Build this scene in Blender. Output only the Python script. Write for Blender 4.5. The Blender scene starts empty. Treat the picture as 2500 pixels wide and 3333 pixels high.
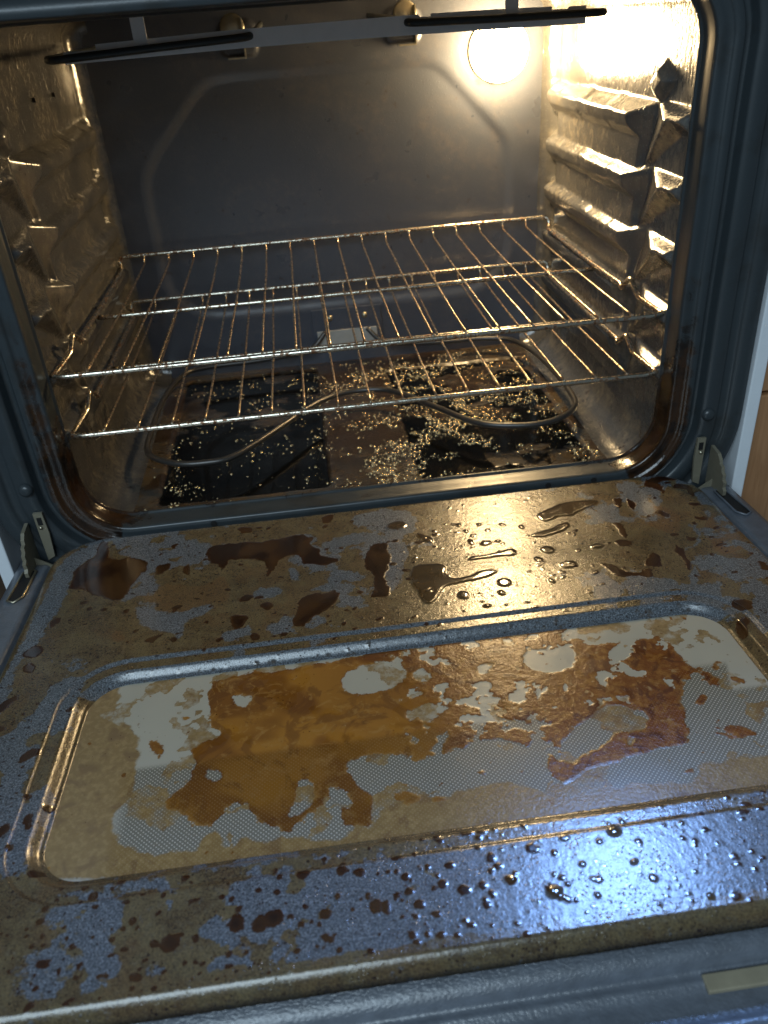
import bpy, math, random
import numpy as np
from mathutils import Matrix, Vector
random.seed(7); RNG = np.random.RandomState(11)
SC = bpy.context.scene
COL = SC.collection

# ---------------------------------------------------------------- camera, world, lights, exposure
CAM_POS = (-0.0493, -0.7540, 0.2758)
CAM_ROT = (1.0162, -0.0774, -0.0727)      # pitch, roll, yaw
cam_d = bpy.data.cameras.new('camera'); cam = bpy.data.objects.new('camera', cam_d); COL.objects.link(cam)
cam.matrix_world = Matrix.Translation(CAM_POS) @ Matrix.Rotation(CAM_ROT[2], 4, 'Z') @ Matrix.Rotation(CAM_ROT[0], 4, 'X') @ Matrix.Rotation(CAM_ROT[1], 4, 'Z')
cam_d.sensor_fit = 'HORIZONTAL'; cam_d.sensor_width = 36.0; cam_d.lens = 2624.1 / 2500 * 36
cam_d.clip_start = 0.02; cam_d.clip_end = 50
cam_d.dof.use_dof = True; cam_d.dof.focus_distance = 0.70; cam_d.dof.aperture_fstop = 11.0
SC.camera = cam
W = bpy.data.worlds.new('World'); SC.world = W; W.use_nodes = True
W.node_tree.nodes['Background'].inputs[0].default_value = (0.34, 0.44, 0.52, 1)
W.node_tree.nodes['Background'].inputs[1].default_value = 0.085
SC.view_settings.view_transform = 'Standard'; SC.view_settings.look = 'None'
SC.view_settings.exposure = 1.2; SC.view_settings.gamma = 1.0
SC.view_settings.use_curve_mapping = False
SC.cycles.use_denoising = True
SC.cycles.max_bounces = 8
SC.cycles.sample_clamp_indirect = 6.0

def area(name, loc, target, size, power, color):
    L = bpy.data.lights.new(name, 'AREA'); L.shape = 'RECTANGLE'; L.size, L.size_y = size
    L.energy = power; L.color = color
    o = bpy.data.objects.new(name, L); COL.objects.link(o); o.location = loc
    o.rotation_euler = (Vector(target) - Vector(loc)).to_track_quat('-Z', 'Y').to_euler()
    return o
area('hood_light', (0.385, 0.20, 0.735), (0.115, -0.515, -0.15), (0.09, 0.07), 1.15, (0.24, 0.46, 1.0)).data.spread = math.radians(110)
area('room_light', (-0.60, -1.75, 1.20), (0.0, -0.1, 0.0), (1.3, 1.1), 13.5, (0.64, 0.82, 0.95))

# ---------------------------------------------------------------- helpers
def tag(o, label=None, cat=None, group=None, kind=None):
    if label: o['label'] = label
    if cat: o['category'] = cat
    if group: o['group'] = group
    if kind: o['kind'] = kind
    return o
BASE = {}
def empty(name, loc, parent=None):
    o = bpy.data.objects.new(name, None); COL.objects.link(o); o.empty_display_size = .02
    BASE[o.name] = Vector(loc)
    if parent is not None:
        o.parent = parent; o.location = Vector(loc) - BASE[parent.name]
    else: o.location = loc
    return o
def obj(name, verts, faces, mat, parent=None, smooth=True, attrs=None):
    """one mesh object; vertices are given in world metres"""
    v = np.asarray(verts, dtype=np.float64)
    off = np.array(BASE[parent.name]) if parent is not None and parent.name in BASE else np.zeros(3)
    v = v - off
    me = bpy.data.meshes.new(name)
    if isinstance(faces, np.ndarray):
        nf, k = faces.shape
        me.vertices.add(len(v)); me.vertices.foreach_set('co', v.astype(np.float32).ravel())
        me.loops.add(nf * k); me.loops.foreach_set('vertex_index', faces.astype(np.int32).ravel())
        me.polygons.add(nf); me.polygons.foreach_set('loop_start', (np.arange(nf) * k).astype(np.int32))
        me.polygons.foreach_set('loop_total', np.full(nf, k, dtype=np.int32))
        me.update(calc_edges=True)
    else:
        me.from_pydata(v.tolist(), [], faces); me.update()
    me.polygons.foreach_set('use_smooth', np.full(len(me.polygons), bool(smooth)))
    if attrs:
        for k_, a in attrs.items():
            at = me.attributes.new(k_, 'FLOAT', 'POINT'); at.data.foreach_set('value', np.asarray(a, dtype=np.float32).ravel())
    me.materials.append(mat)
    o = bpy.data.objects.new(name, me); COL.objects.link(o)
    if parent is not None: o.parent = parent
    BASE[o.name] = Vector(off.tolist())
    return o
def grid_faces(nr, nc, keep=None, flip=False):
    i = np.arange(nr * nc).reshape(nr, nc)
    f = np.stack([i[:-1, :-1], i[:-1, 1:], i[1:, 1:], i[1:, :-1]], -1)
    if keep is not None: f = f[keep]
    f = f.reshape(-1, 4)
    return f[:, ::-1].copy() if flip else f
class MB:
    def __init__(s): s.v = []; s.f = []
    def add(s, v, f):
        n = len(s.v); s.v += [tuple(p) for p in v]; s.f += [tuple(i + n for i in q) for q in f]; return s
    def box(s, a, b, bev=0.0):
        x0, y0, z0 = a; x1, y1, z1 = b
        if bev <= 0:
            return s.add([(x0,y0,z0),(x1,y0,z0),(x1,y1,z0),(x0,y1,z0),(x0,y0,z1),(x1,y0,z1),(x1,y1,z1),(x0,y1,z1)],
                [(0,3,2,1),(4,5,6,7),(0,1,5,4),(1,2,6,5),(2,3,7,6),(3,0,4,7)])
        import bmesh
        bm = bmesh.new(); bmesh.ops.create_cube(bm, size=1)
        for v in bm.verts: v.co = Vector(((x0+x1)/2 + v.co.x*(x1-x0), (y0+y1)/2 + v.co.y*(y1-y0), (z0+z1)/2 + v.co.z*(z1-z0)))
        bmesh.ops.bevel(bm, geom=bm.edges[:], offset=bev, segments=3, profile=.5, affect='EDGES')
        bm.verts.index_update(); s.add([v.co[:] for v in bm.verts], [[v.index for v in f.verts] for f in bm.faces]); bm.free(); return s
    def prism(s, poly, axis, a, b):
        """poly of 2D points extruded between a and b on axis (0,1,2)"""
        n = len(poly)
        def P(p, t):
            c = list(p); c.insert(axis, t); return tuple(c)
        return s.add([P(p, a) for p in poly] + [P(p, b) for p in poly],
            [tuple(range(n))[::-1], tuple(range(n, 2*n))] + [(i, (i+1) % n, n+(i+1) % n, n+i) for i in range(n)])
    def tube(s, pts, r, seg=10, closed=False, caps=True, wob=0.0):
        pts = [Vector(p) for p in pts]; n = len(pts); rings = []; up = None
        for i, p in enumerate(pts):
            if closed: t = (pts[(i+1) % n] - pts[i-1])
            else: t = pts[min(i+1, n-1)] - pts[max(i-1, 0)]
            t.normalize()
            if up is None:
                up = Vector((0, 0, 1)) if abs(t.z) < .9 else Vector((1, 0, 0))
            u = (up - t * up.dot(t)).normalized(); w = t.cross(u); up = u
            rr = r * (1 + wob * (random.random() - .5))
            rings.append([p + (u * math.cos(2*math.pi*k/seg) + w * math.sin(2*math.pi*k/seg)) * rr for k in range(seg)])
        v = [q for R_ in rings for q in R_]; f = []
        for i in range(n if closed else n-1):
            j = (i+1) % n
            for k in range(seg): f.append((i*seg+k, i*seg+(k+1) % seg, j*seg+(k+1) % seg, j*seg+k))
        if not closed and caps:
            f.append(tuple(range(seg))[::-1]); f.append(tuple((n-1)*seg + k for k in range(seg)))
        return s.add(v, f)
    def lathe(s, prof, center, axis='Y', seg=32):
        """prof of (radius, offset along axis)"""
        n = len(prof); v = []
        for r, h in prof:
            for k in range(seg):
                a = 2*math.pi*k/seg; c, d = r*math.cos(a), r*math.sin(a)
                p = {'Y': (c, h, d), 'Z': (c, d, h), 'X': (h, c, d)}[axis]
                v.append((center[0]+p[0], center[1]+p[1], center[2]+p[2]))
        f = [(i*seg+k, i*seg+(k+1) % seg, (i+1)*seg+(k+1) % seg, (i+1)*seg+k) for i in range(n-1) for k in range(seg)]
        return s.add(v, f)
    def build(s, name, mat, parent=None, smooth=False):
        return obj(name, s.v, s.f, mat, parent, smooth)
def smooth_path(pts, n=8):
    """Catmull-Rom through points"""
    P = [Vector(p) for p in pts]; P = [P[0]*2 - P[1]] + P + [P[-1]*2 - P[-2]]; out = []
    for i in range(1, len(P)-2):
        for k in range(n):
            t = k/n; a, b, c, d = P[i-1], P[i], P[i+1], P[i+2]
            out.append(.5*((2*b) + (c-a)*t + (2*a-5*b+4*c-d)*t*t + (3*b-a-3*c+d)*t**3))
    out.append(P[-2]); return out
def round_path(pts, r, n=5):
    """polyline with rounded corners"""
    P = [Vector(p) for p in pts]; out = [P[0]]
    for i in range(1, len(P)-1):
        a = (P[i-1]-P[i]); b = (P[i+1]-P[i]); rr = min(r, a.length*.45, b.length*.45)
        a = P[i] + a.normalized()*rr; b = P[i] + b.normalized()*rr
        for k in range(n+1):
            t = k/n; out.append(a*(1-t)**2 + P[i]*2*t*(1-t) + b*t*t)
    out.append(P[-1]); return out

# numpy noise
def hsh(ix, iy, seed):
    h = ((ix.astype(np.int64) & 0xffff) | ((iy.astype(np.int64) & 0xffff) << 16)).astype(np.uint32) ^ np.uint32((seed*2654435761) & 0xffffffff)
    h = (h ^ (h >> np.uint32(16))) * np.uint32(0x7feb352d)
    h = (h ^ (h >> np.uint32(15))) * np.uint32(0x846ca68b)
    h = h ^ (h >> np.uint32(16))
    return (h & np.uint32(0xffff)).astype(np.float64) / 65535.0
def vnoise(x, y, sc, seed=0):
    x = x*sc; y = y*sc; ix = np.floor(x); iy = np.floor(y); fx = x-ix; fy = y-iy
    fx = fx*fx*(3-2*fx); fy = fy*fy*(3-2*fy)
    a = hsh(ix, iy, seed); b = hsh(ix+1, iy, seed); c = hsh(ix, iy+1, seed); d = hsh(ix+1, iy+1, seed)
    return (a*(1-fx)+b*fx)*(1-fy) + (c*(1-fx)+d*fx)*fy
def fbm(x, y, sc, oct=4, seed=0):
    s = 0; a = 1; t = 0
    for i in range(oct):
        c_, s_ = math.cos(.6+1.1*i), math.sin(.6+1.1*i); s = s + a*vnoise(x*c_ - y*s_ + 17.3*i, x*s_ + y*c_ - 9.1*i, sc*2.03**i, seed+i*13); t += a; a *= .55
    return s/t
def sm(x, a, b):
    t = np.clip((x-a)/(b-a), 0, 1); return t*t*(3-2*t)
def poly_sdf(X, Y, poly):
    """signed distance, positive inside; only meaningful near the polygon"""
    out = np.full(X.shape, -9.0); P = np.array(poly, dtype=float)
    m = .012
    sel = (X > P[:,0].min()-m) & (X < P[:,0].max()+m) & (Y > P[:,1].min()-m) & (Y < P[:,1].max()+m)
    if not sel.any(): return out
    x = X[sel]; y = Y[sel]; d = np.full(x.shape, 1e9); ins = np.zeros(x.shape, bool)
    n = len(P)
    for i in range(n):
        ax, ay = P[i]; bx, by = P[(i+1) % n]; ex, ey = bx-ax, by-ay
        t = np.clip(((x-ax)*ex + (y-ay)*ey)/(ex*ex+ey*ey+1e-12), 0, 1)
        d = np.minimum(d, (x-ax-t*ex)**2 + (y-ay-t*ey)**2)
        c = ((ay > y) != (by > y)) & (x < (bx-ax)*(y-ay)/(by-ay+1e-15) + ax)
        ins ^= c
    d = np.sqrt(d); out[sel] = np.where(ins, d, -d); return out
def chaikin(p, n=2):
    for _ in range(n):
        q = []
        for i in range(len(p)):
            a, b = p[i], p[(i+1) % len(p)]
            q += [(a[0]*.75+b[0]*.25, a[1]*.75+b[1]*.25), (a[0]*.25+b[0]*.75, a[1]*.25+b[1]*.75)]
        p = q
    return p
def union_sdf(X, Y, polys):
    out = np.full(X.shape, -9.0)
    for p in polys: out = np.maximum(out, poly_sdf(X, Y, chaikin([(a*1e-4, b*1e-4) for a, b in p])))
    return out
def rrect_sd(x, y, hx, hy, r):
    """signed distance to rounded rectangle, negative inside"""
    qx = np.abs(x)-hx+r; qy = np.abs(y)-hy+r
    return np.hypot(np.maximum(qx, 0), np.maximum(qy, 0)) + np.minimum(np.maximum(qx, qy), 0) - r
# ---- outlines of the stains and one painted reflection on the door, x,y in tenths of a millimetre on the door plane
SYR=[[(-3081,-1091),(-3036,-751),(-2881,-568),(-2903,-333),(-2820,-399),(-2745,-554),(-2748,-665),(-2558,-708),(-2340,-801),(-2406,-1099),(-2494,-1160),(-2461,-1362),(-2502,-1428),(-2629,-1419),(-2728,-1342),(-2860,-1218),(-2985,-1132)],[(-1798,-770),(-1737,-672),(-1529,-652),(-1132,-744),(-898,-636),(-736,-721),(-764,-874),(-686,-937),(-681,-1091),(-515,-1150),(-522,-1253),(-644,-1288),(-775,-1238),(-862,-1218),(-859,-1029),(-1039,-1031),(-1105,-1184),(-1190,-1328),(-1235,-1278),(-1172,-1149),(-1310,-969),(-1444,-982),(-1559,-934),(-1593,-1117),(-1650,-1083),(-1666,-1017),(-1779,-991)],[(-873,-1760),(-788,-1686),(-518,-1726),(-545,-1830),(-614,-1975),(-800,-2107),(-881,-2206),(-949,-2109),(-897,-1950)],[(-2283,-1045),(-2261,-883),(-2102,-897),(-2112,-1001),(-2189,-1086),(-2266,-1090)],[(-1518,-419),(-1449,-362),(-1351,-410),(-1348,-507),(-1466,-517)],[(-667,-450),(-603,-366),(-491,-317),(-509,-414),(-611,-527)],[(-1484,-1878),(-1362,-1887),(-1347,-2026),(-1451,-2104),(-1497,-1995)],[(-277,-1370),(-177,-1010),(-81,-965),(23,-1056),(-112,-1758),(-98,-1908),(-259,-1873),(-263,-1800),(-184,-1742),(-199,-1468)],[(-3232,-2091),(-3219,-2000),(-3085,-1995),(-3049,-2097),(-3114,-2176)],[(-3168,-2284),(-3105,-2208),(-3033,-2267),(-3023,-2342),(-3083,-2359)],[(-3262,-2787),(-3222,-2691),(-3183,-2645),(-3073,-2626),(-3092,-2715),(-3164,-2767)],[(-2912,-3348),(-2894,-3240),(-2770,-3217),(-2790,-3326),(-2858,-3368)],[(-3114,-1726),(-3070,-1580),(-2984,-1598),(-3005,-1680),(-3072,-1735)],[(-1456,-1634),(-1375,-1577),(-1300,-1612),(-1329,-1698),(-1432,-1694)],[(-2158,-621),(-2118,-561),(-2059,-575),(-2084,-660)],[(-2233,-2089),(-2163,-2039),(-2029,-2017),(-2060,-2076),(-2109,-2146)],[(-1962,-1157),(-1992,-986),(-1964,-928),(-1923,-1001),(-1927,-1185)],[(1848,-1787),(1914,-1782),(1967,-1873),(2051,-1989),(2149,-2010),(2262,-1939),(2277,-2058),(2210,-2118),(2115,-2041),(1979,-2067),(1888,-1972)],[(2260,-1840),(2384,-1644),(2421,-1817),(2341,-1957),(2262,-1939)],[(2599,-1857),(2629,-1983),(2590,-2090),(2554,-2005),(2563,-1889)],[(2660,-2604),(2787,-2512),(2855,-2612),(2790,-2697),(2704,-2712)],[(2122,-1455),(2278,-1404),(2252,-1528),(2134,-1544)],[(2224,-1117),(2283,-1270),(2267,-1401),(2210,-1343)],[(2610,-2820),(2742,-2752),(2687,-2929),(2579,-3028)],[(2866,-355),(2975,-328),(3153,-374),(3176,-461),(3110,-471),(2956,-432),(2960,-539),(2943,-664),(2891,-701),(2886,-572),(2796,-497)],[(3068,-540),(3253,-587),(3264,-667),(3190,-826),(3158,-768),(3178,-672),(3048,-613)],[(3036,-935),(3118,-882),(3202,-1000),(3110,-1001)],[(2707,-974),(2802,-1020),(2757,-1126),(2713,-1069)],[(3021,-1144),(3154,-1222),(3125,-1282),(3003,-1231)],[(2806,-1469),(2868,-1547),(2822,-1599),(2773,-1566)],[(2632,-1616),(2658,-1703),(2613,-1850),(2633,-1988),(2568,-2084),(2551,-1988),(2571,-1802)],[(2487,-676),(2555,-743),(2539,-933),(2491,-968),(2472,-868)],[(2368,-646),(2446,-691),(2389,-872),(2353,-815)],[(2483,-496),(2553,-566),(2504,-630)],[(2177,-1077),(2262,-1120),(2305,-1242),(2287,-1347),(2234,-1313)],[(2123,-1436),(2235,-1399),(2243,-1546),(2147,-1545)],[(3193,-2020),(3266,-2112),(3240,-2234),(3168,-2182),(3176,-2092)],[(3396,-1235),(3414,-1418),(3399,-1753),(3361,-1745),(3344,-1489)]]
AMB=[[(-2329,-1465),(-2226,-1597),(-1957,-1778),(-1842,-1715),(-1745,-1645),(-1639,-1686),(-1516,-1676),(-1486,-1459),(-1610,-1195),(-1767,-1397),(-2038,-1260),(-2209,-1262),(-2346,-1348)],[(-2504,-1985),(-2467,-1860),(-2394,-1942),(-2391,-2073),(-2471,-2056)],[(2543,-981),(2758,-793),(2875,-1062),(2866,-1287),(2698,-1465),(2569,-1305)],[(2998,-1363),(3285,-1115),(3345,-1402),(3304,-1731),(2988,-1936),(2920,-1642)]]
CLR=[[(147,-1465),(283,-1434),(473,-1477),(490,-1562),(442,-1650),(510,-1743),(640,-1733),(786,-1648),(930,-1680),(912,-1755),(710,-1806),(557,-1829),(429,-1839),(370,-1937),(313,-2032),(240,-2105),(177,-2056),(170,-1893),(110,-1731)],[(694,-1466),(727,-1411),(837,-1415),(1067,-1383),(1125,-1332),(1194,-1412),(1152,-1487),(1001,-1473),(824,-1475),(711,-1490)],[(1345,-1185),(1433,-1115),(1604,-1086),(1775,-986),(1816,-1043),(1777,-1128),(1615,-1203),(1446,-1231)],[(1520,-804),(1659,-738),(1838,-630),(2179,-636),(2245,-730),(1936,-855),(1892,-918),(1759,-886),(1592,-966),(1533,-928)],[(273,-888),(344,-882),(450,-1021),(435,-1107),(340,-1063)]]
GRY=[[(-3233,-532),(-2918,-376),(-2881,-568),(-3036,-751),(-3081,-1091),(-3044,-1158),(-3071,-1490),(-3114,-1726),(-3128,-2049),(-3232,-2091),(-3165,-2881),(-3307,-2752),(-3274,-2144),(-3270,-1590),(-3270,-1109)],[(-2713,-606),(-2593,-498),(-2244,-668),(-1833,-627),(-1840,-805),(-2223,-827),(-2370,-750),(-2562,-685)],[(-2403,-1523),(-2247,-1593),(-1957,-1778),(-1744,-1664),(-1636,-1723),(-1766,-1871),(-1886,-1880),(-1893,-2174),(-1988,-2026),(-2195,-1950),(-2298,-1793)],[(-1540,-2246),(-1511,-2092),(-1354,-2091),(-1316,-2033),(-1272,-2173),(-1348,-2222),(-1462,-2262)],[(-1251,-1510),(-996,-1527),(-1080,-1697),(-1287,-1689),(-1312,-1572)],[(-786,-1611),(-528,-1553),(-366,-1665),(-437,-1762),(-496,-1712),(-766,-1672)],[(-502,-1110),(-401,-958),(-31,-909),(-151,-741),(-293,-755),(-623,-816),(-675,-939)],[(-362,-399),(32,-341),(360,-472),(263,-977),(-240,-673)],[(-995,-1250),(-907,-1229),(-867,-1478),(-953,-1459)],[(-842,-2197),(-699,-2061),(-643,-2140),(-765,-2246)],[(-2959,-3404),(-2929,-3345),(-2773,-3329),(-2759,-3440)],[(3100,-495),(3241,-397),(3405,-493),(3426,-578),(3198,-547)],[(2831,-558),(2910,-630),(2815,-880),(2725,-930),(2765,-720)],[(3253,-690),(3401,-829),(3316,-1004),(3213,-978),(3180,-873)],[(3183,-1066),(3224,-1100),(3154,-1222),(3133,-1194)],[(2919,-1366),(2969,-1400),(2954,-1525),(2790,-1693),(2723,-1698),(2652,-1762),(2712,-1675),(2824,-1620),(2915,-1516)],[(2599,-2018),(2651,-1992),(2631,-2135),(2562,-2272),(2481,-2254),(2536,-2132)],[(2511,-451),(2719,-478),(2627,-711),(2496,-653)],[(1979,-961),(2153,-1049),(2130,-1112),(1943,-1067)],[(-21,-819),(110,-896),(192,-1139),(73,-1529),(-2,-1782),(-137,-1864)],[(2936,-2458),(3131,-2358),(2977,-2990),(2746,-3062),(2810,-2734)],[(-3012,-3388),(-2778,-3430),(-2788,-3676),(-2761,-3928),(-2778,-4067),(-2898,-4047)],[(-2683,-3614),(-2596,-3588),(-2534,-3874),(-2568,-3943),(-2655,-3777)],[(-2673,-4188),(-2610,-4215),(-2583,-4285),(-2610,-4313),(-2673,-4237)],[(-1905,-4413),(-1838,-4408),(-1801,-4478),(-1867,-4483)]]
SPT=[(-1182,-1802,50,53),(-1956,-2129,32,39),(-1270,-2238,44,51),(-2438,-1624,33,30),(-1647,-4901,58,55),(-1292,-4841,46,59),(-1163,-4862,45,49),(-1087,-4846,59,53),(-797,-4867,36,36),(-512,-4860,39,49),(-2325,-4917,39,30),(-1808,-5070,40,26),(-914,-4593,41,31),(-686,-4604,34,34),(-584,-4632,30,31),(-721,-4768,24,23),(-927,-4906,26,22),(-773,-5025,21,24),(-2533,-4293,47,38),(-1326,-4692,20,22),(-1510,-4896,23,25),(-1933,-4612,30,18),(-1995,-5034,19,13),(-1539,-4658,30,15),(-955,-5056,20,16),(-2597,-3768,35,37),(-2696,-3874,34,50),(-2827,-3953,39,59),(-1773,-4977,18,16),(-1552,-5030,18,16),(-1841,-4782,13,20),(-1169,-4658,24,18),(-2226,-4974,15,24),(-2214,-4556,11,19),(-2459,-4739,19,15),(-2111,-4610,22,15),(-1962,-4918,28,12),(-322,-4703,29,27),(-319,-4804,31,29),(-189,-4669,24,23),(-59,-4672,27,23),(-125,-4788,29,29),(-7,-4840,39,32),(98,-4828,29,29),(268,-4826,42,33),(184,-4657,30,31),(165,-4748,19,21),(432,-4634,34,35),(646,-4596,30,30),(-274,-4894,33,31),(-302,-4965,25,19),(-44,-5027,20,22),(-376,-4960,19,14),(-456,-4876,26,49),(-333,-5062,27,26),(-253,-5072,20,21),(93,-5078,20,16),(1439,-5115,31,29),(1378,-4739,26,20),(-360,-4571,41,24),(1547,-4931,18,19),(1494,-4788,13,17),(1663,-4865,15,16),(1747,-4596,40,22),(81,-4449,49,34),(179,-4457,35,25),(-88,-4480,28,17),(442,-4441,25,31),(-390,-4416,28,17)]
DRP=[(122,-701,106,84),(927,-1212,62,51),(1043,-1204,33,34),(1462,-1453,69,70),(1334,-1590,42,48),(1573,-1737,83,70),(942,-1895,65,73),(880,-2047,36,49),(552,-2012,56,70),(1355,-1960,28,51),(715,-2206,43,34),(1336,-1000,34,45),(793,-1168,31,69),(740,-834,32,42),(785,-962,27,40),(1148,-908,27,37),(945,-869,28,37),(1931,-1488,74,50),(481,-4935,56,43),(514,-4976,32,20),(947,-4605,47,42),(983,-4822,32,23),(1306,-5093,27,26),(272,-4826,26,24),(-2094,-2707,47,40),(-1803,-2744,28,33),(-1680,-2719,37,34),(-2507,-2942,18,37)]
AGL=[[(-1634,-2773),(-1567,-2603),(-1234,-2582),(-936,-2613),(-480,-2526),(-24,-2545),(299,-2456),(971,-2434),(1423,-2450),(1350,-2733),(1621,-2831),(1907,-2786),(2001,-2743),(2047,-2905),(2056,-3139),(2200,-3223),(2252,-3447),(2160,-3454),(2054,-3303),(1916,-3371),(1826,-3663),(1742,-3921),(1601,-3930),(1434,-3943),(1250,-4002),(1057,-4009),(899,-4103),(738,-4122),(636,-4104),(703,-3945),(703,-3809),(564,-3718),(420,-3633),(249,-3660),(-24,-3729),(-187,-3742),(-240,-3654),(-369,-3644),(-498,-3634),(-592,-3669),(-576,-3799),(-539,-3928),(-468,-3999),(-478,-4168),(-493,-4256),(-667,-4237),(-675,-4134),(-753,-3890),(-806,-4055),(-958,-4122),(-1017,-4220),(-1076,-4157),(-1195,-4081),(-1291,-3933),(-1383,-3917),(-1452,-4019),(-1549,-4094),(-1633,-3987),(-1775,-3925),(-1831,-3839),(-1781,-3749),(-1711,-3680),(-1647,-3522),(-1710,-3377),(-1618,-3303),(-1471,-3250),(-1617,-3112),(-1612,-2962)],[(1937,-3809),(2003,-3844),(2150,-3817),(2227,-3922),(2186,-3968),(2062,-3923),(1980,-3890),(1926,-3866)],[(1955,-3516),(2034,-3496),(2061,-3537),(1993,-3583),(1946,-3559)],[(2304,-3378),(2387,-3357),(2418,-3401),(2352,-3424)],[(1581,-4157),(1659,-4158),(1638,-4203),(1575,-4192)],[(-2027,-3227),(-1948,-3195),(-1900,-3432),(-1973,-3375)],[(-1816,-3009),(-1754,-3011),(-1777,-3057)],[(-333,-4023),(-166,-4033),(-147,-4113),(-268,-4111)],[(-98,-4091),(12,-4072),(35,-4115),(-60,-4136)],[(2246,-3204),(2304,-3160),(2300,-3243),(2241,-3275)]]
HGL=[[(-616,-2889),(-570,-2731),(-377,-2654),(-117,-2676),(-63,-2831),(-155,-2978),(-374,-3016),(-550,-2982)],[(-20,-2839),(32,-2810),(111,-2893),(76,-2997),(-5,-2937)],[(885,-2759),(1000,-2753),(1319,-2769),(1227,-3030),(1118,-3047),(1027,-3046),(861,-2986)],[(-123,-3269),(-51,-3248),(125,-3241),(151,-3287),(13,-3393),(-105,-3385)],[(976,-3667),(1092,-3619),(1234,-3502),(1412,-3487),(1542,-3595),(1517,-3699),(1439,-3767),(1320,-3731),(1220,-3825),(1106,-3870),(950,-3948),(847,-3971),(880,-3762)],[(-1443,-2837),(-1372,-2834),(-1262,-2898),(-1312,-2978),(-1402,-2940)],[(-953,-3814),(-874,-3779),(-823,-3837),(-833,-3962),(-912,-4063),(-957,-4086),(-1017,-4057),(-961,-3932)],[(-736,-3853),(-690,-3869),(-608,-4033),(-634,-4097),(-730,-4031)],[(487,-2855),(600,-2848),(558,-2953),(482,-2966)],[(36,-3562),(106,-3542),(115,-3585),(45,-3609)],[(448,-3201),(511,-3239),(434,-3424),(390,-3391)],[(849,-3226),(890,-3208),(865,-3332),(835,-3316)],[(-1255,-4079),(-1150,-4126),(-1193,-4191),(-1237,-4165)],[(-1592,-3596),(-1513,-3589),(-1460,-3662),(-1535,-3711)]]
TGL=[[(-2338,-4337),(-2597,-4294),(-2612,-2501),(-2471,-2746),(-2376,-2969),(-2180,-3006),(-2078,-3218),(-2093,-3441),(-2058,-3618),(-2060,-3740),(-2169,-3819),(-2156,-3972),(-2060,-4096),(-1943,-4196),(-1793,-4245),(-1714,-4190),(-1594,-4245),(-1545,-4148),(-1460,-4109),(-1391,-4279),(-1308,-4224),(-1266,-4178),(-1191,-4261),(-959,-4230),(-730,-4322),(-494,-4274),(-440,-4175),(-291,-4057),(-85,-4105),(199,-4058),(447,-4054),(632,-4115),(716,-4196),(861,-4221),(1020,-4203),(1113,-4242),(1178,-4192),(1605,-4275),(1720,-4129),(1927,-4125),(2122,-4119),(2654,-4089),(2428,-4452),(-260,-4679)],[(-2573,-2508),(-2470,-2472),(-2335,-2610),(-2333,-2825),(-2409,-2888),(-2497,-2794)],[(1400,-2458),(1819,-2513),(1689,-2647),(1375,-2658)]]  # tan film; its left column stands in for the lamp's yellow reflection
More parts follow.
